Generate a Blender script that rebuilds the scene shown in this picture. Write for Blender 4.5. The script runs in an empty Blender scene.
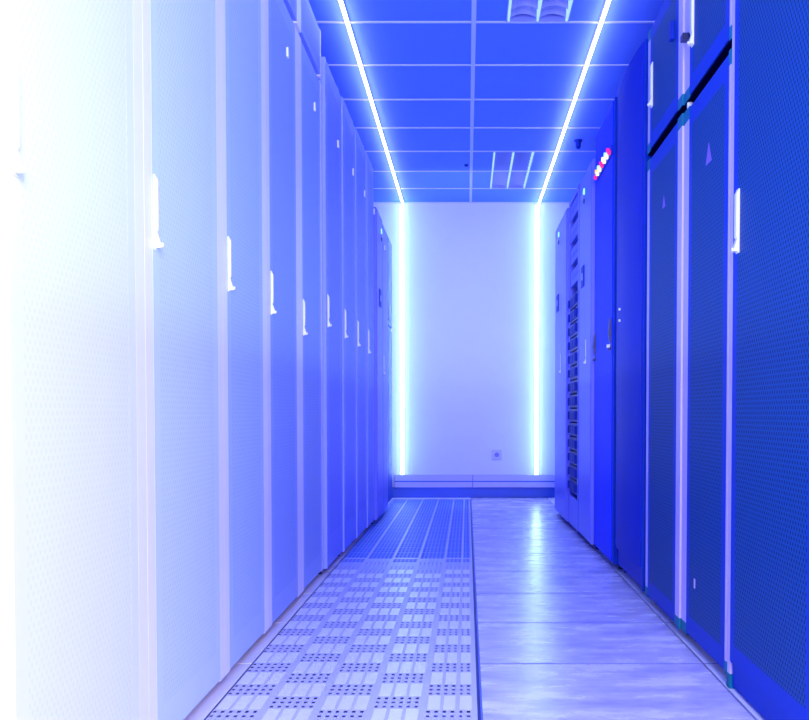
import bpy, bmesh, math, random
from mathutils import Vector, Matrix
random.seed(7)
S = bpy.context.scene
COL = S.collection
PI = math.pi

# ---------------------------------------------------------------- materials
def nd(nt, kind, **kw):
    n = nt.nodes.new(kind)
    for k, v in kw.items():
        setattr(n, k, v)
    return n

def mth(nt, op, a, b=None, c=None):
    n = nd(nt, 'ShaderNodeMath', operation=op)
    for i, v in enumerate((a, b, c)):
        if v is None: continue
        if isinstance(v, (int, float)): n.inputs[i].default_value = v
        else: nt.links.new(v, n.inputs[i])
    return n.outputs[0]

def base(name, rough=.5, metal=0., spec=.5):
    m = bpy.data.materials.new(name); m.use_nodes = True
    nt = m.node_tree
    b = nt.nodes['Principled BSDF']
    b.inputs['Roughness'].default_value = rough
    b.inputs['Metallic'].default_value = metal
    b.inputs['Specular IOR Level'].default_value = spec
    return m, nt, b

def mixcol(nt, fac, c1, c2):
    n = nd(nt, 'ShaderNodeMix', data_type='RGBA')
    if isinstance(fac, (int, float)): n.inputs[0].default_value = fac
    else: nt.links.new(fac, n.inputs[0])
    for i, c in ((6, c1), (7, c2)):
        if isinstance(c, tuple): n.inputs[i].default_value = (*c, 1)
        else: nt.links.new(c, n.inputs[i])
    return n.outputs[2]

def paint(name, col, rough=.45, metal=0., spec=.5, var=.08, scale=(3, 3, 3), emit=None):
    """painted metal / plastic / plaster with faint procedural variation"""
    m, nt, b = base(name, rough, metal, spec)
    tc = nd(nt, 'ShaderNodeTexCoord'); mp = nd(nt, 'ShaderNodeMapping')
    mp.inputs['Scale'].default_value = scale
    nz = nd(nt, 'ShaderNodeTexNoise'); nz.inputs['Scale'].default_value = 2.; nz.inputs['Detail'].default_value = 4.
    nt.links.new(tc.outputs['Object'], mp.inputs[0]); nt.links.new(mp.outputs[0], nz.inputs['Vector'])
    dark = tuple(c * (1 - var) for c in col); lite = tuple(min(1, c * (1 + var)) for c in col)
    nt.links.new(mixcol(nt, nz.outputs[0], dark, lite), b.inputs['Base Color'])
    return m

def perforated(name, col, hole, py=.009, pz=.012, rough=.5, lo=.22, hi=.50, spec=.3):
    """sheet with staggered rows of punched holes"""
    m, nt, b = base(name, rough, 0., spec)
    tc = nd(nt, 'ShaderNodeTexCoord'); sp = nd(nt, 'ShaderNodeSeparateXYZ')
    nt.links.new(tc.outputs['Object'], sp.inputs[0])
    a = mth(nt, 'SINE', mth(nt, 'MULTIPLY', sp.outputs[1], PI / py))
    c = mth(nt, 'SINE', mth(nt, 'MULTIPLY', sp.outputs[2], PI / pz))
    p = mth(nt, 'ABSOLUTE', mth(nt, 'MULTIPLY', a, c))
    d = mth(nt, 'MULTIPLY', a, c)
    mr = nd(nt, 'ShaderNodeMapRange'); mr.inputs[1].default_value = lo; mr.inputs[2].default_value = hi
    nt.links.new(d, mr.inputs[0])
    nt.links.new(mixcol(nt, mr.outputs[0], col, hole), b.inputs['Base Color'])
    return m

def glow(name, col, s):
    m = bpy.data.materials.new(name); m.use_nodes = True
    nt = m.node_tree; nt.nodes.remove(nt.nodes['Principled BSDF'])
    e = nd(nt, 'ShaderNodeEmission'); e.inputs[0].default_value = (*col, 1); e.inputs[1].default_value = s
    nt.links.new(e.outputs[0], nt.nodes['Material Output'].inputs[0])
    return m

def floor_wood():
    m, nt, b = base('pale_streaked_laminate', .2, 0., .6)
    tc = nd(nt, 'ShaderNodeTexCoord'); mp = nd(nt, 'ShaderNodeMapping')
    mp.inputs['Scale'].default_value = (1.5, 3.6, 1)
    nt.links.new(tc.outputs['Object'], mp.inputs[0])
    n1 = nd(nt, 'ShaderNodeTexNoise'); n1.inputs['Scale'].default_value = 2.6; n1.inputs['Detail'].default_value = 7; n1.inputs['Roughness'].default_value = .62
    nt.links.new(mp.outputs[0], n1.inputs['Vector'])
    mr = nd(nt, 'ShaderNodeMapRange'); mr.inputs[1].default_value = .36; mr.inputs[2].default_value = .66
    nt.links.new(n1.outputs[0], mr.inputs[0])
    nt.links.new(mixcol(nt, mr.outputs[0], (.46, .42, .68), (.90, .84, .92)), b.inputs['Base Color'])
    bp = nd(nt, 'ShaderNodeBump'); bp.inputs['Strength'].default_value = .010; bp.inputs['Distance'].default_value = .01
    nt.links.new(n1.outputs[0], bp.inputs['Height']); nt.links.new(bp.outputs[0], b.inputs['Normal'])
    rr = nd(nt, 'ShaderNodeMapRange'); rr.inputs[3].default_value = .23; rr.inputs[4].default_value = .31
    nt.links.new(n1.outputs[0], rr.inputs[0]); nt.links.new(rr.outputs[0], b.inputs['Roughness'])
    return m

M = {}
M['wall'] = paint('white_plaster', (.62, .64, .88), .8, var=.03)
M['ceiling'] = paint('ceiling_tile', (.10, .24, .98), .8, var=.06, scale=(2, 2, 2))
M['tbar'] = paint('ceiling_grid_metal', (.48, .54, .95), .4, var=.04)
M['wood'] = floor_wood()
M['border'] = paint('pale_floor_border', (.86, .80, .90), .4, var=.06)
M['seam'] = paint('dark_floor_joint', (.02, .03, .16), .6)
M['void'] = paint('under_floor_void', (.44, .38, .62), .9)
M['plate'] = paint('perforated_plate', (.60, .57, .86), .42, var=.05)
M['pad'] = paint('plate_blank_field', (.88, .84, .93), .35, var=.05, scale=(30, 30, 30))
M['plate_blue'] = paint('far_plate_blue_reflection', (.15, .30, .95), .5, var=.08)  # far plates and ribs: ceiling reflection put into the colour
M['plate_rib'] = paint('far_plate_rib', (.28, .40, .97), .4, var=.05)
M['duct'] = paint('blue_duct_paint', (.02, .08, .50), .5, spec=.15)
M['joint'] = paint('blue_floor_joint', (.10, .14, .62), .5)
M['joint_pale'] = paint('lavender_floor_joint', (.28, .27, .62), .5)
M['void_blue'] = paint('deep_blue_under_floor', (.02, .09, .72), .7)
M['pad_mid'] = paint('plate_field_mid_reflection', (.50, .52, .90), .4)  # pads dulled toward the painted far reflection
M['plate_mid_reflection'] = paint('plate_mid_reflection', (.26, .32, .86), .45)  # middle step of the ceiling reflection painted on the plates
M['skirt'] = paint('blue_plinth', (.02, .09, .62), .5)
M['trunk'] = paint('cable_trunking', (.42, .42, .86), .5, var=.03)
M['socket'] = paint('socket_plastic', (.40, .42, .88), .35, var=.02)
M['socket_in'] = paint('socket_recess', (.16, .17, .6), .5)
M['gap'] = paint('black_gap_shade', (.001, .001, .02), .9, spec=0)  # near-black standing in for shade under bases and between stacked cabinets
M['teal'] = paint('teal_plastic', (0, .16, .26), .5, spec=.15)
M['black'] = paint('black_plastic', (.005, .006, .06), .35)
M['white'] = paint('bright_chrome', (.9, .88, .96), .25, var=.02)
M['rpost'] = paint('lavender_post', (.60, .48, .80), .4, var=.06)
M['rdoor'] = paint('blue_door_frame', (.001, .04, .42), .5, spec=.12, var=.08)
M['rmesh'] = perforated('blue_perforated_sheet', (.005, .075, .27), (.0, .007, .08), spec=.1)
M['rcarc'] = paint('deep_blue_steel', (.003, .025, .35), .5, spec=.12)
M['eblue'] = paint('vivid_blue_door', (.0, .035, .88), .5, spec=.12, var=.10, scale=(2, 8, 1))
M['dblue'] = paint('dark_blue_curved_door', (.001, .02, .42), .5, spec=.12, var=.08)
M['lavdoor'] = paint('lavender_blue_door', (.14, .17, .84), .38, var=.08, scale=(3, 8, .6))
M['server'] = paint('dark_server_face', (.004, .008, .2), .45)
M['server_blank'] = paint('rack_blanking_panel', (.07, .10, .75), .45)
M['violet'] = paint('violet_sticker', (.28, .16, .62), .6, spec=.1)
M['louver'] = paint('lamp_louver', (.20, .24, .72), .3, var=.03)
M['lampedge'] = glow('lamp_edge_glow', (.35, .62, 1.0), 1.3)  # reflector edges brightened by emission, the tubes give no light
M['strip'] = glow('led_strip_light', (.50, .68, 1.0), 15.)
M['wstrip'] = glow('wall_led_strip_light', (.46, .74, 1.0), 16.)
M['led_g'] = glow('green_led', (.35, 1., .8), 1.6)
M['led_w'] = glow('white_led', (1., .92, .6), 1.6)
M['led_m'] = glow('magenta_led', (1., .03, .45), 1.1)
M['led_y'] = glow('yellow_led', (1., .6, .1), 1.3)
# left row: white fade toward the camera put into door and post colours
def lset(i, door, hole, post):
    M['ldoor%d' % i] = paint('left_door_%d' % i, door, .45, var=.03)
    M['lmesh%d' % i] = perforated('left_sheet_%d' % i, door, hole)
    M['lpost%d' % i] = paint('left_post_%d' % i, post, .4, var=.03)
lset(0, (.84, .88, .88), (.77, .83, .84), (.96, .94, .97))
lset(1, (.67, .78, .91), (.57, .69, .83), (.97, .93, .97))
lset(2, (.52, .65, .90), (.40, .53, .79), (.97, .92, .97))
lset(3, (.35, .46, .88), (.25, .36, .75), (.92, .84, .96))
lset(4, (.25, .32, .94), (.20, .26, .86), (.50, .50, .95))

# ---------------------------------------------------------------- mesh builder
class MB:
    def __init__(s, f=None): s.v = []; s.f = []; s.mi = []; s.map = f or (lambda p: p)
    def add(s, vs, fs, mi=0):
        o = len(s.v); s.v += [s.map(Vector(p)) for p in vs]
        s.f += [tuple(o + i for i in f) for f in fs]; s.mi += [mi] * len(fs)
    def box(s, x0, x1, y0, y1, z0, z1, mi=0):
        if x0 > x1: x0, x1 = x1, x0
        vs = [(x, y, z) for x in (x0, x1) for y in (y0, y1) for z in (z0, z1)]
        s.add(vs, [(0, 1, 3, 2), (4, 6, 7, 5), (0, 4, 5, 1), (2, 3, 7, 6), (0, 2, 6, 4), (1, 5, 7, 3)], mi)
    def quad(s, a, b, c, d, mi=0): s.add([a, b, c, d], [(0, 1, 2, 3)], mi)
    def cyl(s, c, axis, r, h, n=16, r2=None, mi=0):
        r2 = r if r2 is None else r2
        c = Vector(c); ax = {'x': 0, 'y': 1, 'z': 2}[axis]
        a, b = [(1, 2), (2, 0), (0, 1)][ax]
        vs = []
        for k, (t, rr) in enumerate(((0, r), (h, r2))):
            for i in range(n):
                p = Vector(c); p[ax] += t
                p[a] += rr * math.cos(2 * PI * i / n); p[b] += rr * math.sin(2 * PI * i / n); vs.append(p)
        s.add(vs, [tuple(range(n - 1, -1, -1)), tuple(range(n, 2 * n))] + [(i, (i + 1) % n, n + (i + 1) % n, n + i) for i in range(n)], mi)
    def prism(s, pts, y0, y1, mi=0):     # pts in (x,z), extruded along y
        n = len(pts)
        s.add([(x, y0, z) for x, z in pts] + [(x, y1, z) for x, z in pts],
              [tuple(range(n - 1, -1, -1)), tuple(range(n, 2 * n))] + [(i, (i + 1) % n, n + (i + 1) % n, n + i) for i in range(n)], mi)
    def build(s, name, mats, parent=None, bevel=0, smooth=False, **props):
        me = bpy.data.meshes.new(name); me.from_pydata([tuple(p) for p in s.v], [], s.f)
        if not isinstance(mats, (list, tuple)): mats = [mats]
        for m in mats: me.materials.append(M[m])
        for p, i in zip(me.polygons, s.mi): p.material_index = i; p.use_smooth = smooth
        bm = bmesh.new(); bm.from_mesh(me); bmesh.ops.recalc_face_normals(bm, faces=bm.faces); bm.to_mesh(me); bm.free()
        o = bpy.data.objects.new(name, me); COL.objects.link(o)
        if parent: o.parent = parent
        if bevel:
            b = o.modifiers.new('bevel', 'BEVEL'); b.width = bevel; b.segments = 2; b.limit_method = 'ANGLE'
        for k, v in props.items(): o[k] = v
        return o

def thing(name, label, cat, loc=(0, 0, 0), group=None):
    o = bpy.data.objects.new(name, None); COL.objects.link(o); o.location = loc
    o.empty_display_size = .1
    o['label'] = label; o['category'] = cat
    if group: o['group'] = group
    return o

# ---------------------------------------------------------------- the setting
H = 2.603; YW = 9.10; XL, XR = -1.72, 1.78; YB = -1.6
def struct(mb, name, mats, parent=None, **kw):
    return mb.build(name, mats, parent, kind='structure', **kw)

w = MB(); w.box(XL - .1, XR + .1, YW, YW + .12, -.1, H + .1); struct(w, 'wall_back', 'wall')
w = MB(); w.box(XL - .12, XL, YB, YW, -.1, H + .1); struct(w, 'wall_left', 'wall')
w = MB(); w.box(XR, XR + .12, YB, YW, -.1, H + .1); struct(w, 'wall_right', 'wall')

# ceiling: recessed tiles with openings for the two lamps, a visible grid of bars
LAMPS = [(.185, .480, 3.73, 4.91), (.185, .480, 7.33, 8.51)]
w = MB()
xs = [XL, .185, .480, XR]
ys = sorted([YB, YW] + [v for l in LAMPS for v in l[2:]])
for i in range(3):
    for j in range(len(ys) - 1):
        if i == 1 and any(abs(ys[j] - l[2]) < 1e-6 for l in LAMPS): continue
        w.quad((xs[i], ys[j], H), (xs[i + 1], ys[j], H), (xs[i + 1], ys[j + 1], H), (xs[i], ys[j + 1], H))
w.box(XL, XR, YB, YW, H + .16, H + .2)
struct(w, 'ceiling', 'ceiling')
w = MB()
bars_x = [.032 + .6 * k for k in range(-2, 3)]
for x in bars_x: w.box(x - .011, x + .011, YB, YW - .002, H - .006, H + .002)
w.box(-1.7, 1.76, YW - .024, YW - .002, H - .007, H + .002)
yb = 8.52
while yb > YB:
    segs = [XL] + bars_x + [XR]
    for a, b in zip(segs[:-1], segs[1:]):
        w.box(a + .0112, b - .0112, yb - .007, yb + .007, H - .006, H + .002)
    yb -= .6
struct(w, 'trim_1', 'tbar')

# floor: laminate tiles on the right, perforated plates on the left, pale borders
XC, XF0, XF1 = .034, -.640, .708
rows = [9.05 - .6 * k for k in range(0, 18)]
w = MB()
g = .0035
for k in range(len(rows) - 1):
    y1, y0 = rows[k], rows[k + 1]
    w.box(XC + .005, XF1 - g, y0 + g, y1 - g, -.03, 0, 0)
    w.box(XF1 + g + .001, XR, y0 + g, y1 - g, -.03, 0, 1)
    w.box(XL, XF0 - .0006, y0 + g, y1 - g, -.03, 0, 1)
w.box(XL, XR, YB, YW, -.06, -.045, 2)
w.box(XL, XF0 - .001, YB, YW, -.04, -.006, 2)
w.box(XC, XR, YB, YW, -.04, -.006, 2)
for v in rows[1:]:
    w.quad((XC + .006, v - .005, .0004), (XR, v - .005, .0004), (XR, v + .005, .0004), (XC + .006, v + .005, .0004), 3)
struct(w, 'floor', ['wood', 'border', 'seam', 'joint_pale'])

w = MB()
def cells(x0, x1, y0, y1, nx, ny, hx, hy, mi):
    """flat field with nx*ny real square holes (each cell is a ring of four quads)"""
    dx = (x1 - x0) / nx; dy = (y1 - y0) / ny
    for i in range(nx):
        for j in range(ny):
            a, b, c, d = x0 + i * dx, x0 + (i + 1) * dx, y0 + j * dy, y0 + (j + 1) * dy
            mx, my = dx * (1 - hx) / 2, dy * (1 - hy) / 2
            e, f, p, q = a + mx, b - mx, c + my, d - my
            w.quad((a, c, 0), (b, c, 0), (f, p, 0), (e, p, 0), mi)
            w.quad((b, c, 0), (b, d, 0), (f, q, 0), (f, p, 0), mi)
            w.quad((b, d, 0), (a, d, 0), (e, q, 0), (f, q, 0), mi)
            w.quad((a, d, 0), (a, c, 0), (e, p, 0), (e, q, 0), mi)
def fill(x0, x1, y0, y1, mi, z=0): w.quad((x0, y0, z), (x1, y0, z), (x1, y1, z), (x0, y1, z), mi)
YP0 = 1.85; YFAR = 5.3; PER = .2436
GW = .134; cols = []
for c in range(5):
    x0 = XC - .008 - (5 - c) * GW + .0; cols.append((x0, x0 + GW))
fill(cols[4][1], XC, YP0, 8.90, 4)
fill(XF0, cols[0][0], YP0, 8.90, 0)
for c, (x0, x1) in enumerate(cols):
    rib = .012
    fill(x1 - rib, x1, YP0, 8.90, 0 if True else 3)
    y = YP0 + (0 if c % 2 else -PER / 2)
    xa, xb = x0, x1 - rib
    while y < YFAR:
        ya, ym, yc = max(y, YP0), y + PER * .47, min(y + PER, YFAR)
        ym = min(max(ym, YP0), YFAR)
        # perforated half
        if ym > ya + 1e-4:
            n3 = max(1, round(3 * (ym - ya) / (PER * .47)))
            wd = (xb - xa) / 3
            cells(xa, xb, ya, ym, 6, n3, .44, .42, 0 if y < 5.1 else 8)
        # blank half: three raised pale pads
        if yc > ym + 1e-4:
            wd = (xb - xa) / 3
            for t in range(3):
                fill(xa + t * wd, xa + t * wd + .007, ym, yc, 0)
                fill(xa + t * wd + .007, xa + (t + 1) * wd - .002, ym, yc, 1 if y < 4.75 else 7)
                fill(xa + (t + 1) * wd - .002, xa + (t + 1) * wd, ym, yc, 0)
        y += PER
    n = 0; y = YFAR
    while y < 8.85:
        y2 = min(y + .1, 8.9)
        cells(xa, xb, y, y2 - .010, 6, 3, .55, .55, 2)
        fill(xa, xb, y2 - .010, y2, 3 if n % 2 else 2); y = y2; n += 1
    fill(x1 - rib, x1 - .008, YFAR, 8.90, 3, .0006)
    if c == 4: fill(x0 + (xb - xa) * 2 / 3 - .003, x0 + (xb - xa) * 2 / 3 + .008, YP0, 8.90, 0, .0007)
fill(XF0, XC, 8.90, YW, 5)
fill(XF0, XC, YB, YP0, 0)
for v in (rows[3], rows[4], rows[5]):
    fill(XF0, XC, v - .003, v + .003, 3, .0008)
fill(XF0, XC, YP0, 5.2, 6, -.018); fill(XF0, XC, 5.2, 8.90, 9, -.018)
fill(XC, XC + .0055, YB, YW, 10, .0002)
struct(w, 'floor', ['plate', 'pad', 'plate_blue', 'plate_rib', 'seam', 'border', 'void', 'pad_mid', 'plate_mid_reflection', 'void_blue', 'joint'])

# foot of the back wall
w = MB(); w.box(-.9, 1.0, YW - .02, YW, 0, .092); struct(w, 'baseboard_back', 'skirt')
t = thing('cable_trunking', 'pale lavender cable trunking running along the foot of the back wall', 'trunking', (.05, YW, .092))
w = MB(); w.box(-.69, -.003, -.045, 0, 0, .112); w.build('trunking_body', 'trunk', t, bevel=.003)
w = MB(); w.box(.003, .95, -.045, 0, 0, .112); w.build('trunking_body', 'trunk', t, bevel=.003)
w = MB(); w.box(-.69, .95, -.0465, -.044, .048, .058); w.build('groove', 'skirt', t)
w = MB(); w.box(-.003, .003, -.044, 0, 0, .11); w.build('joint', 'socket_in', t)

t = thing('wall_socket', 'small square power socket low on the back wall', 'socket', (.264, YW, .335))
w = MB(); w.box(-.045, .045, -.012, 0, -.0, .088); w.build('cover_plate', 'socket', t, bevel=.004)
w = MB(); w.cyl((0, -.0135, .044), 'y', .021, .002, 24); w.build('plug_recess', 'socket_in', t)
for sx in (-.008, .008):
    w = MB(); w.cyl((sx, -.0145, .044), 'y', .003, .002, 10); w.build('contact_hole', 'black', t)

# LED strips
def strip(name, label, x0, x1, y0, y1, z0, z1, mat, hm, group):
    cx, cy = (x0 + x1) / 2, (y0 + y1) / 2
    t = thing(name, label, 'light strip', (cx, cy, z0), group)
    return t, cx, cy
for X, side in ((-.570, 'left'), (.634, 'right')):
    t = thing('led_light_strip', 'long white-blue LED strip along the ceiling above the %s row of cabinets' % side, 'light strip', (X + (.006 if X < 0 else 0), 4.0, H), 'LED strips on the ceiling')
    w = MB(); w.box(-.010, .010, -4.6, 5.09, -.012, -.0065); w.build('channel', 'tbar', t)
    w = MB(); w.prism([(-.0085, -.012), (-.006, -.018), (.006, -.018), (.0085, -.012)], -4.6, 5.08); w.build('diffuser', 'strip', t)
for X, side, nb in ((-.574, 'left', 'nearest the left cabinets'), (.617, 'right', 'right of the power socket')):
    t = thing('led_light_strip', 'vertical white-cyan LED strip on the back wall, %s' % nb, 'light strip', (X, YW, .2042), 'LED strips on the back wall')
    w = MB(); w.box(-.019, .019, -.008, 0, 0, H - .22); w.build('channel', 'tbar', t)
    w = MB(); w.prism([(-.017, -.006), (-.013, -.018), (.013, -.018), (.017, -.006)], 0, 1)
    w.v = [Vector((p.x, p.z, .002 + p.y * (H - .232))) for p in w.v]
    w.build('diffuser', 'wstrip', t)

# ceiling lamps with parabolic louvers
for (x0, x1, y0, y1), lab in zip(LAMPS, ('louvered ceiling lamp cut by the top edge, nearer the viewer', 'unlit louvered ceiling lamp near the back wall')):
    t = thing('ceiling_lamp', lab, 'ceiling lamp', (x0, y0, H), 'louvered lamps in the ceiling')
    W, L = x1 - x0, y1 - y0
    w = MB(); w.box(0, W, 0, L, .13, .15); w.box(0, .004, 0, L, -.004, .13); w.box(W - .004, W, 0, L, -.004, .13)
    w.box(0, W, 0, .01, -.004, .13); w.box(0, W, L - .01, L, -.004, .13); w.build('housing', 'louver', t)
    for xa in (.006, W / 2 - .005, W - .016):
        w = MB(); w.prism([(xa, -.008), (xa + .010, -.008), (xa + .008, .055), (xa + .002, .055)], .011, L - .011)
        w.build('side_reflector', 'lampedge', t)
    for q in (0, 1):
        a = .018 + q * (W / 2 - .009); b = a + W / 2 - .026
        n = 12
        for k in range(n):
            w = MB(); yc = (k + .5) * L / n
            m = 8; top = []; rim = []
            for i in range(m + 1):                       # curved V-shaped blade, lower edge scooped
                u = i / m; rim.append((a + (b - a) * u, yc, -.004 + .018 * (1 - (2 * u - 1) ** 2)))
            for sg in (1, -1):
                w.add(rim + [(x, y + sg * .02, .05) for x, y, _ in rim], [(i, i + 1, m + 2 + i, m + 1 + i) for i in range(m)])
            w.build('louver_blade', 'louver', t)
        w = MB(); w.cyl(((a + b) / 2, .02, .085), 'y', .013, L - .04, 12); w.build('tube', 'socket', t)

t = thing('ceiling_sensor', 'small dark blue sensor hanging from the ceiling beside the right LED strip', 'sensor', (.755, 7.03, H))
w = MB(); w.cyl((0, 0, -.012), 'z', .028, .012, 20); w.build('base', 'rcarc', t)
w = MB(); w.cyl((0, 0, -.045), 'z', .018, .033, 20, .02); w.cyl((0, 0, -.06), 'z', .010, .015, 16, .018); w.build('head', 'rcarc', t)
w = MB(); w.cyl((0, 0, -.014), 'z', .012, .014, 14, .016); w.v = [p + Vector((-.005, 7.72, H)) for p in w.v]
o = w.build('ceiling_detector', 'rcarc'); o['label'] = 'tiny dark detector dot at the middle bar of the ceiling'; o['category'] = 'detector'

# ---------------------------------------------------------------- cabinets
def cabinet(name, label, side, xf, y0, y1, z0, z1, door, mesh, post, carc, group, depth=.95,
            pn=.05, pf=.05, inset=.045, zb=.085, zt=.06, feet=True, caps=False, kind='mesh',
            handle=None, cat='server cabinet', topcap=False, kick=0):
    """side -1 left row, +1 right row.  y0 near end, y1 far end; pn / pf widths of near and far posts."""
    ym = (y0 + y1) / 2
    T = thing(name, label, cat, (xf, ym, z0), group)
    mp = lambda p: Vector((side * p.x, p.y, p.z))
    a, b, h = y0 - ym, y1 - ym, z1 - z0
    zf = .03 if feet else 0
    w = MB(mp)
    w.box(.012, depth, a, a + .012, zf, h); w.box(.012, depth, b - .012, b, zf, h)
    w.box(depth - .012, depth, a + .012, b - .012, zf, h)
    w.box(.012, depth - .012, a + .012, b - .012, h - .02, h); w.box(.012, depth - .012, a + .012, b - .012, zf, zf + .02)
    w.box(.03, .04, a + .012, b - .012, zf + .02, h - .02)
    w.build('carcass', carc, T)
    pieces = []
    for s, pw in ((0, pn), (1, pf)):
        if pw <= 0: continue
        ya, yb_ = (a, a + pw) if s == 0 else (b - pw, b)
        w = MB(mp)
        w.box(-.0070, .012, ya, yb_, zf, h)
        po = w.build('post', post, T, bevel=.001)
        if caps:
            for zc in ((zf - .002, zf + .035), (h - .04, h + .002)):
                w = MB(mp); w.box(-.008, .03, ya - .001, yb_ + .001, *zc); w.build('corner_cap', 'teal', po, bevel=.002)
    if feet:
        for fy in (a + .05, b - .05):
            w = MB(mp); w.cyl((.05, fy, 0), 'z', .025, .008, 14); w.cyl((.05, fy, .008), 'z', .012, .024, 10); w.build('foot', 'black', T)
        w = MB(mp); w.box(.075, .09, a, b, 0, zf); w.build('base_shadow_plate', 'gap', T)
    da, db = a + pn + .0004, b - pf - .0004
    d0, d1 = zf + .006, h - .006
    if kick:
        w = MB(mp); w.box(0, .012, da, db, d0, d0 + kick - .004); w.build('kick_plate', door, T, bevel=.002); d0 += kick
    if kind == 'mesh':
        w = MB(mp)
        w.box(-.007, .01, da, da + inset, d0, d1); w.box(-.007, .01, db - inset, db, d0, d1)
        w.box(-.007, .01, da + inset, db - inset, d0, d0 + zb); w.box(-.007, .01, da + inset, db - inset, d1 - zt, d1)
        D = w.build('door', door, T)
        w = MB(mp); w.box(-.0069, .0, da + inset, db - inset, d0 + zb, d1 - zt); w.build('perforated_panel', mesh, D)
    elif kind == 'plain':
        w = MB(mp); w.box(-.012, .01, da, db, d0, d1); D = w.build('door', door, T, bevel=.003)
    elif kind == 'curved':
        w = MB(mp); n = 18
        P = [(da + (db - da) * i / n, -.012 - .016 * (1 - (2 * i / n - 1) ** 2)) for i in range(n + 1)]
        vs = [(x, y, d0) for y, x in P] + [(x, y, d1) for y, x in P] + [(.01, y, d0) for y, x in P] + [(.01, y, d1) for y, x in P]
        m = n + 1; fs = []
        for i in range(n):
            fs += [(i, i + 1, m + i + 1, m + i), (2 * m + i, 3 * m + i, 3 * m + i + 1, 2 * m + i + 1),
                   (m + i, m + i + 1, 3 * m + i + 1, 3 * m + i), (i, 2 * m + i, 2 * m + i + 1, i + 1)]
        fs += [(0, m, 3 * m, 2 * m), (n, 2 * m + n, 3 * m + n, m + n)]
        w.add(vs, fs); D = w.build('door', door, T, smooth=True)
        e = D.modifiers.new('edge', 'EDGE_SPLIT'); e.split_angle = math.radians(40)
    T_info = dict(T=T, D=D, mp=mp, a=a, b=b, da=da, db=db, h=h, z0=z0, ym=ym)
    return T_info

def handle(C, y, zlo, zhi, mat='white', wide=.012, keys=True, bulge=.002):
    """swing handle: back plate, grip bar, lock barrel at the foot; y absolute, z absolute"""
    mp = C['mp']; y -= C['ym']; zlo -= C['z0']; zhi -= C['z0']
    w = MB(mp)
    q = wide / 2
    w.box(-.010, -.006, y - q - .002, y + q + .002, zlo - .004, zhi + .004)
    w.prism([(-.010, zlo + .03), (-.014 - bulge * .4, zlo + .04), (-.013 - bulge, (zlo + zhi) / 2), (-.014 - bulge * .4, zhi - .008), (-.010, zhi)], y - q, y + q)
    w.prism([(-.006, zlo), (-.021, zlo), (-.021, zlo + .006), (-.012, zlo + .034), (-.006, zlo + .034)], y - q - .001, y + q + .001)
    w.cyl((-.025, y, zlo + .006), 'x', .005, .005, 12)
    w.build('handle', mat, C['D'], bevel=.0015, label='bright chrome handle' if mat == 'white' else 'dark recessed handle')

def small_box(C, name, y0, y1, z0, z1, mat, x0=-.018, x1=-.012, **kw):
    w = MB(C['mp']); w.box(x0, x1, y0 - C['ym'], y1 - C['ym'], z0 - C['z0'], z1 - C['z0'])
    return w.build(name, mat, C['D'], bevel=kw.pop('bevel', .001), **kw)

def lamp_dot(C, y, z, mat, r=.014, name='indicator_light'):
    w = MB(C['mp']); w.cyl((-.017, y - C['ym'], z - C['z0']), 'x', r * .8, .005, 18, r); w.build(name, mat, C['D'])

# ---- left row
GL = 'mesh-door cabinets of the left row'
left = [
 ('white mesh-door cabinet at the left edge, nearest the viewer', -.668, 1.44, 2.115, 0, .05, .06),
 ('very pale mesh-door cabinet, second from the left edge in the left row', -.668, 2.115, 2.79, 1, .055, .06),
 ('pale blue mesh-door cabinet, third from the left edge in the left row', -.668, 2.79, 3.40, 2, .05, .07),
 ('light blue mesh-door cabinet, fourth from the left edge in the left row', -.668, 3.40, 4.07, 3, .06, .08),
 ('blue mesh-door cabinet, fifth from the left edge, last in that row carrying an upper cabinet', -.668, 4.07, 4.70, 3, .07, .05),
]
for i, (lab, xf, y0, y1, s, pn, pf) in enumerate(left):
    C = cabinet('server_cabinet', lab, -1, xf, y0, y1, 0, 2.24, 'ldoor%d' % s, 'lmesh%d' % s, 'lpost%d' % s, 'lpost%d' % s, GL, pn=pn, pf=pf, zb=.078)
    handle(C, y0 + pn + .018, *[(1.10, 1.26), (1.10, 1.25), (1.09, 1.235), (1.085, 1.225), (1.065, 1.205)][i])
    if i >= 3:
        yt = y0 + .40
        small_box(C, 'tag', yt, yt + .022, 2.055, 2.09, 'white', -.014, -.006)
    if i >= 2:
        w = MB(C['mp'])
for i, (y0, y1, s) in enumerate(((3.40, 4.07, 3), (4.07, 4.70, 3))):
    C = cabinet('top_cabinet', ['small upper cabinet cut by the top edge, on the fourth left cabinet', 'small upper cabinet on the fifth left cabinet, beside the ceiling strip'][i],
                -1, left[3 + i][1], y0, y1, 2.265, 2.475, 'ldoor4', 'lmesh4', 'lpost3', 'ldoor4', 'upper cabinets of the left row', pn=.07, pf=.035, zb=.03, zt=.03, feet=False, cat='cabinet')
    w = MB(C['mp']); w.box(.02, .9, C['a'] + .03, C['b'] - .03, -.022, 0); w.build('spacer', 'rcarc', C['T'])
ords = ['nearest', 'second', 'third', 'farthest']
yb_ = [4.72, 5.31, 5.87, 6.42, 6.86]; xfs = [-.652, -.643, -.636, -.628]
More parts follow.
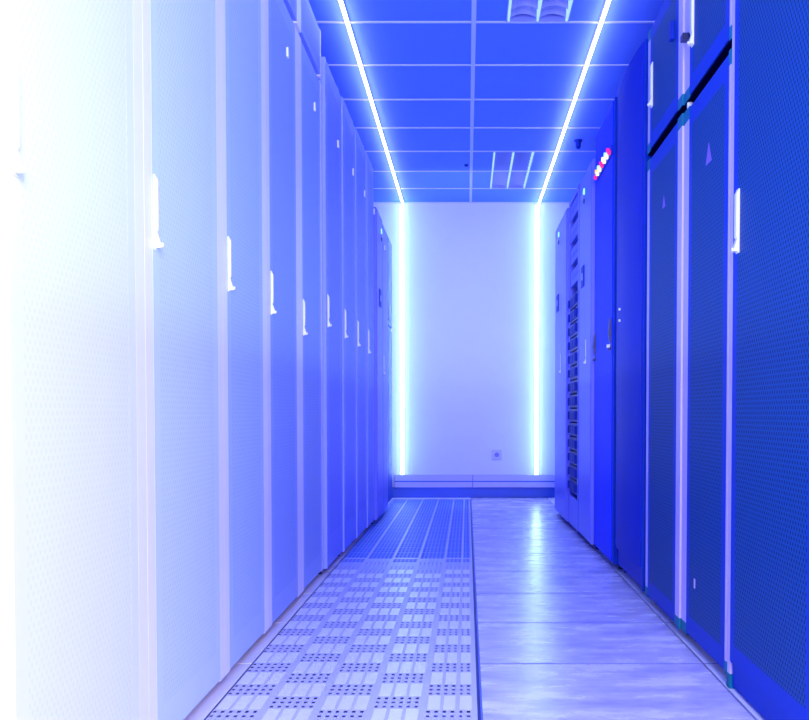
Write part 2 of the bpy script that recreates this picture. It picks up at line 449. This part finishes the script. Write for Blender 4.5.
for i in range(4):
    y0, y1 = yb_[i], yb_[i + 1]
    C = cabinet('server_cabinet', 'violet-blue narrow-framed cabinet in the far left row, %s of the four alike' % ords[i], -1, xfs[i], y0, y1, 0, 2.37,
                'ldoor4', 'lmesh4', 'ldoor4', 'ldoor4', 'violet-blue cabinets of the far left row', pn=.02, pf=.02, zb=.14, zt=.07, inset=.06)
    handle(C, y0 + .05, 1.15 - .008 * i, 1.295 - .008 * i)
    small_box(C, 'tag', y0 + .38, y0 + .405, 2.06, 2.095, 'white', -.02, -.012)
    w = MB(C['mp']); w.box(.0, .05, C['b'] - .10, C['b'] - .03, C['h'], C['h'] + .025); w.build('lifting_lug', 'ldoor4', C['T'], bevel=.004)

def lav(label, side, xf, y0, y1, z1, led=True, hy=None, tag=False, labelplate=True, group='lavender-doored cabinets at the far ends'):
    C = cabinet('cooling_cabinet', label, side, xf, y0, y1, 0, z1, 'lavdoor', None, 'lavdoor', 'rcarc', group, pn=.012, pf=.012, kind='plain')
    if led:
        yc = (y0 + y1) / 2 if led is True else led
        lamp_dot(C, yc, 2.02, 'led_g', .02); lamp_dot(C, yc, 1.965, 'black', .016, 'key_switch')
        small_box(C, 'nameplate', yc + .06, yc + .10, 1.99, 2.03, 'socket')
    if labelplate:
        yc = labelplate
        small_box(C, 'display', yc - .07, yc + .07, 1.48, 1.60, 'rdoor', -.017, -.012)
        small_box(C, 'display_button', yc - .02, yc + .02, 1.52, 1.56, 'socket', -.019, -.0165)
    if hy: handle(C, hy, 1.03, 1.17, wide=.022)
    if tag: small_box(C, 'tag', hy + .05, hy + .075, 1.93, 1.965, 'white', -.02, -.012)
    return C
lav('lavender cabinet with green indicator light, near the far end of the left row', -1, -.612, 6.865, 7.335, 2.12, led=7.22, labelplate=7.1)
lav('slim lavender cabinet, last in the left row, with a chrome handle', -1, -.612, 7.34, 7.80, 2.10, led=None, hy=7.42, tag=True, labelplate=None)
# slim duct cabinet beside the back wall
t = thing('duct_cabinet', 'slim blue duct cabinet in the back left corner against the wall', 'cabinet', (-.657, 8.65, 0))
w = MB(lambda p: Vector((-p.x, p.y, p.z)))
w.box(0, .5, -.36, .38, 0, 1.46); w.box(0, .5, -.36, .38, 1.49, 2.22); w.box(.01, .49, -.35, .37, 1.46, 1.49); w.build('body', 'duct', t, bevel=.004)
w = MB(lambda p: Vector((-p.x, p.y, p.z))); w.box(-.008, 0, -.33, .2, .06, 1.42); w.build('lower_panel', 'duct', t, bevel=.002)
w = MB(lambda p: Vector((-p.x, p.y, p.z))); w.box(-.008, 0, -.33, .2, 1.53, 2.18); w.build('upper_panel', 'duct', t, bevel=.002)

# ---- right row
GR = 'mesh-door cabinets of the right row'
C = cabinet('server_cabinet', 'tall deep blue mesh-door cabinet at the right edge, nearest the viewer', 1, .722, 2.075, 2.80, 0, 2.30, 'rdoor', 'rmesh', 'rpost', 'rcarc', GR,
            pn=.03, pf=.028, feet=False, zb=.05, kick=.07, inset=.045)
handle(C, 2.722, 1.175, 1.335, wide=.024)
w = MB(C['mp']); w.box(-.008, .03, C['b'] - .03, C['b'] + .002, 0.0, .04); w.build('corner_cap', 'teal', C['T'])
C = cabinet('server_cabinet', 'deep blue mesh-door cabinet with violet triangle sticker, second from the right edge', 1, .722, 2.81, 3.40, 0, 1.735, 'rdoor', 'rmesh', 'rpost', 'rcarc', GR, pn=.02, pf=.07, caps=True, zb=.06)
def triangle(C, y, z, s):
    w = MB(C['mp']); y -= C['ym']; z -= C['z0']
    w.add([(-.0075, y - s * .6, z), (-.0075, y + s * .6, z), (-.0075, y, z + s), (-.0035, y - s * .6, z), (-.0035, y + s * .6, z), (-.0035, y, z + s)],
          [(0, 1, 2), (3, 5, 4), (0, 3, 4, 1), (1, 4, 5, 2), (2, 5, 3, 0)])
    w.build('warning_sticker', 'violet', C['D'])
triangle(C, 3.06, 1.49, .06)
w = MB(C['mp']); w.box(-.0085, -.006, 3.20 - C['ym'], 3.215 - C['ym'], .2, .23); w.build('small_label', 'rpost', C['D'])
C = cabinet('server_cabinet', 'deep blue mesh-door cabinet, third from the right edge, beside the curved-door cabinet', 1, .716, 3.41, 4.06, 0, 1.735, 'rdoor', 'rmesh', 'rpost', 'rcarc', GR, pn=.07, pf=.05, caps=True, zb=.06)
triangle(C, 3.72, 1.49, .045)
GU = 'upper mesh-door cabinets of the right row'
C = cabinet('top_cabinet', 'upper blue mesh cabinet touching the top edge, above the triangle sticker cabinet', 1, .722, 2.81, 3.40, 1.765, 2.27, 'rdoor', 'rmesh', 'rpost', 'rcarc', GU, pn=.02, pf=.07, caps=True, feet=False, zb=.055, zt=.05, cat='cabinet')
handle(C, 3.285, 1.915, 2.08, wide=.026)
small_box(C, 'latch_hook', 3.33, 3.37, 1.95, 1.97, 'black', -.03, -.004)
w = MB(C['mp']); w.box(.013, .9, C['a'] + .012, C['b'] - .012, -.0275, -.0005); w.box(-.0065, .9, C['a'] + .001, C['b'] - .001, -.007, -.0006); w.build('spacer', 'gap', C['T'])  # thin front slab in near-black paints shade over the underside
w = MB(C['mp']); w.cyl((.004, C['b'] - .03, -.026), 'z', .010, .024, 12); w.build('bolt', 'white', C['T'])
C = cabinet('top_cabinet', 'left one of the two upper blue mesh cabinets, beside the curved-door cabinet', 1, .716, 3.41, 4.06, 1.765, 2.235, 'rdoor', 'rmesh', 'rpost', 'rcarc', GU, pn=.07, pf=.05, caps=True, feet=False, zb=.055, zt=.05, cat='cabinet')
handle(C, 3.97, 1.925, 2.085, wide=.026)
w = MB(C['mp']); w.box(.013, .9, C['a'] + .012, C['b'] - .012, -.0275, -.0005); w.box(-.0065, .9, C['a'] + .001, C['b'] - .001, -.007, -.0006); w.build('spacer', 'gap', C['T'])  # front slab again paints the underside's shade near-black
small_box(C, 'lock', 3.55, 3.585, 2.03, 2.09, 'rcarc', -.02, -.006)

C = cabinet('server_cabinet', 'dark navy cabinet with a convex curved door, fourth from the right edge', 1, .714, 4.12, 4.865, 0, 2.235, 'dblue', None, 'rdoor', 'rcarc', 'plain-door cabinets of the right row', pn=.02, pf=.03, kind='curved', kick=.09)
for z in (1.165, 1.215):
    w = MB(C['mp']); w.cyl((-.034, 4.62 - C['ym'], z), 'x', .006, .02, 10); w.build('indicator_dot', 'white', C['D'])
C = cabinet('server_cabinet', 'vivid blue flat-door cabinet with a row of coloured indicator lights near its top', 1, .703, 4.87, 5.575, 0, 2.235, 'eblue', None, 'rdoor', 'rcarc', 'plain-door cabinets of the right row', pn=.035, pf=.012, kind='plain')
handle(C, 4.94, 1.05, 1.21, 'black', wide=.03, bulge=.012); small_box(C, 'handle_key', 4.95, 4.965, 1.065, 1.08, 'white', -.03, -.012)
handle(C, 5.535, 1.03, 1.18, 'black', wide=.02, bulge=.012)
p = small_box(C, 'indicator_panel', 4.90, 5.46, 1.975, 2.02, 'rdoor', -.02, -.012)
seq = ['led_m', 'led_m', 'led_w', 'led_g', 'led_w', 'led_w', 'led_m', 'led_m', 'led_w', 'led_g', 'led_w', 'led_y', 'led_m']
for i, mt in enumerate(seq):
    w = MB(C['mp']); y = 4.925 + i * .0435
    w.cyl((-.034, y - C['ym'], 1.998 + (.012 if i % 2 else -.008)), 'x', .011, .014, 14)
    w.build('indicator_light', mt, C['D'])

lav('lavender cabinet with green indicator light beside the vivid blue cabinet in the right row', 1, .685, 5.59, 6.19, 2.12, led=5.93, hy=5.83, labelplate=5.98)
# open rack with servers
t = thing('open_rack', 'open equipment rack full of dark servers between two lavender cabinets', 'rack', (.672, 6.49, 0))
for ya, yb2 in ((-.29, -.235), (.235, .29)):
    w = MB(); w.box(0, .05, ya, yb2, .03, 2.12); w.build('post', 'lavdoor', t, bevel=.002)
w = MB(); w.box(.05, .9, -.29, -.275, .03, 2.12); w.box(.05, .9, .275, .29, .03, 2.12); w.box(.88, .9, -.275, .275, .03, 2.12); w.build('side_panels', 'rcarc', t)
w = MB(); w.box(0, .9, -.29, .29, 2.10, 2.125); w.build('top_panel', 'lavdoor', t)
w = MB(); w.box(0.0, .02, -.235, .235, .03, .215); w.box(.02, .88, -.275, .275, .03, .05); w.build('base_panel', 'lavdoor', t, bevel=.002)
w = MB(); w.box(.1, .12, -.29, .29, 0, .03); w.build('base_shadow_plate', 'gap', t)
for fy in (-.22, .22):
    w = MB(); w.cyl((.06, fy, 0), 'z', .02, .032, 12); w.build('foot', 'black', t)
z = 2.085; names = ['topmost', 'second', 'third', 'fourth']
for k in range(4):
    h = .095
    w = MB(); w.box(.004, .012, -.232, .232, -h, 0); w.box(.012, .04, -.22, .22, -h + .006, -.006)
    for q in range(5): w.box(.002, .004, -.2 + q * .085, -.14 + q * .085, -h * .6, -h * .4)
    o = w.build('blanking_panel', 'server_blank', None, bevel=.002)
    o.location = (.672, 6.49, z); o['label'] = 'pale blanking panel high in the open rack, %s from its top' % names[k]; o['category'] = 'panel'; o['group'] = 'blanking panels in the open rack'
    z -= .142
od = ['topmost', 'second', 'third', 'fourth', 'fifth', 'sixth', 'seventh', 'eighth', 'ninth', 'tenth', 'eleventh', 'twelfth', 'thirteenth', 'fourteenth']
z = 1.50; hs = .09
for k in range(14):
    T = thing('rack_server', ('%s dark server down from the blanking panels in the open rack' % od[k]).replace('topmost dark', 'topmost of the dark').replace('server down', 'servers below' if k == 0 else 'server down'), 'server', (.672, 6.49, z - hs), 'dark servers in the open rack')
    w = MB(); w.box(.012, .7, -.22, .22, .004, hs - .004); w.build('chassis', 'server', T)
    w = MB(); w.box(.0, .012, -.225, .225, .006, hs - .006)
    w.build('front_bezel', 'server', T, bevel=.002)
    w = MB()
    for q in range(4): w.box(-.006, .0, -.19 + q * .1, -.115 + q * .1, .018, hs - .018)
    w.build('drive_bays', 'rcarc', T, bevel=.002)
    for sy in (-.212, .202):
        w = MB(); w.box(-.014, 0, sy, sy + .010, .02, hs - .02); w.build('pull_handle', 'rcarc', T)
    if k == 9:
        w = MB(); w.cyl((-.012, -.2, .05), 'x', .009, .008, 10); w.build('indicator_light', 'led_m', T)
    z -= hs
lav('lavender cabinet with green indicator light, last in the right row by the back wall', 1, .667, 6.79, 7.66, 2.10, led=7.35, hy=7.2, labelplate=7.42)

# thin cable lying along the foot of the back of the right row
t = None

# ---------------------------------------------------------------- light
def area(name, loc, rot, sx, sy, col, e):
    l = bpy.data.lights.new(name, 'AREA'); l.shape = 'RECTANGLE'; l.size = sx; l.size_y = sy; l.color = col; l.energy = e
    o = bpy.data.objects.new(name, l); COL.objects.link(o); o.location = loc; o.rotation_euler = rot
    return o
def aim(o, tgt):
    d = Vector(tgt) - o.location; o.rotation_euler = d.to_track_quat('-Z', 'Y').to_euler()
a = area('white_fade_fill', (.50, -1.25, 1.7), (0, 0, 0), .8, 1.5, (1., .87, .84), 150); aim(a, (-.62, 2.2, .8))  # added lamp out of view, whitens the near left cabinets and floor
a = area('blue_fill_light', (0.03, -.9, 2.2), (0, 0, 0), 1.0, .8, (.20, .48, 1.), 55); aim(a, (.05, 5., .6))  # added fill behind the camera for blue ambient down the aisle
# added unseen lamps that imitate the strips' halo on back wall and ceiling
for X in (-.574, .617):
    area('wall_halo_light', (X, YW - .16, 1.4), (PI / 2, 0, 0), .10, 2.3, (.30, .66, 1.), 2.6)
area('wall_fill_light', (.02, YW - 1.3, 1.5), (PI / 2, 0, 0), 1.0, 1.8, (.42, .46, 1.), 16)  # added to brighten the back wall, no fixture there
for X in (-.570, .634):
    area('ceiling_halo_light', (X, 4.2, H - .06), (PI, 0, 0), .05, 9.6, (.60, .48, 1.), 11)
area('ceiling_fill_light', (.03, 4.4, .9), (PI, 0, 0), .9, 8.5, (.33, .50, 1.), 33)  # added one-sided fill that lifts the ceiling, unseen from the camera

Wd = bpy.data.worlds.new('World'); S.world = Wd; Wd.use_nodes = True
bg = Wd.node_tree.nodes['Background']; bg.inputs[0].default_value = (.82, .68, 1., 1); bg.inputs[1].default_value = .85

# ---------------------------------------------------------------- camera
cd = bpy.data.cameras.new('Camera'); cam = bpy.data.objects.new('Camera', cd); COL.objects.link(cam)
F = 1026.
cd.sensor_fit = 'HORIZONTAL'; cd.sensor_width = 36.; cd.lens = F / 809 * 36.
phi = math.radians(1.8)
cam.location = (0, 0, .75); cam.rotation_euler = (PI / 2 - phi, 0, 0)
cd.shift_x = (404.5 - 467) / 809; cd.shift_y = (413 + F * math.tan(phi) - 360) / 809
cd.clip_start = .02
S.camera = cam

S.view_settings.view_transform = 'Standard'; S.view_settings.look = 'None'
S.cycles.use_denoising = True
S.cycles.max_bounces = 8; S.cycles.diffuse_bounces = 5; S.cycles.sample_clamp_indirect = 8
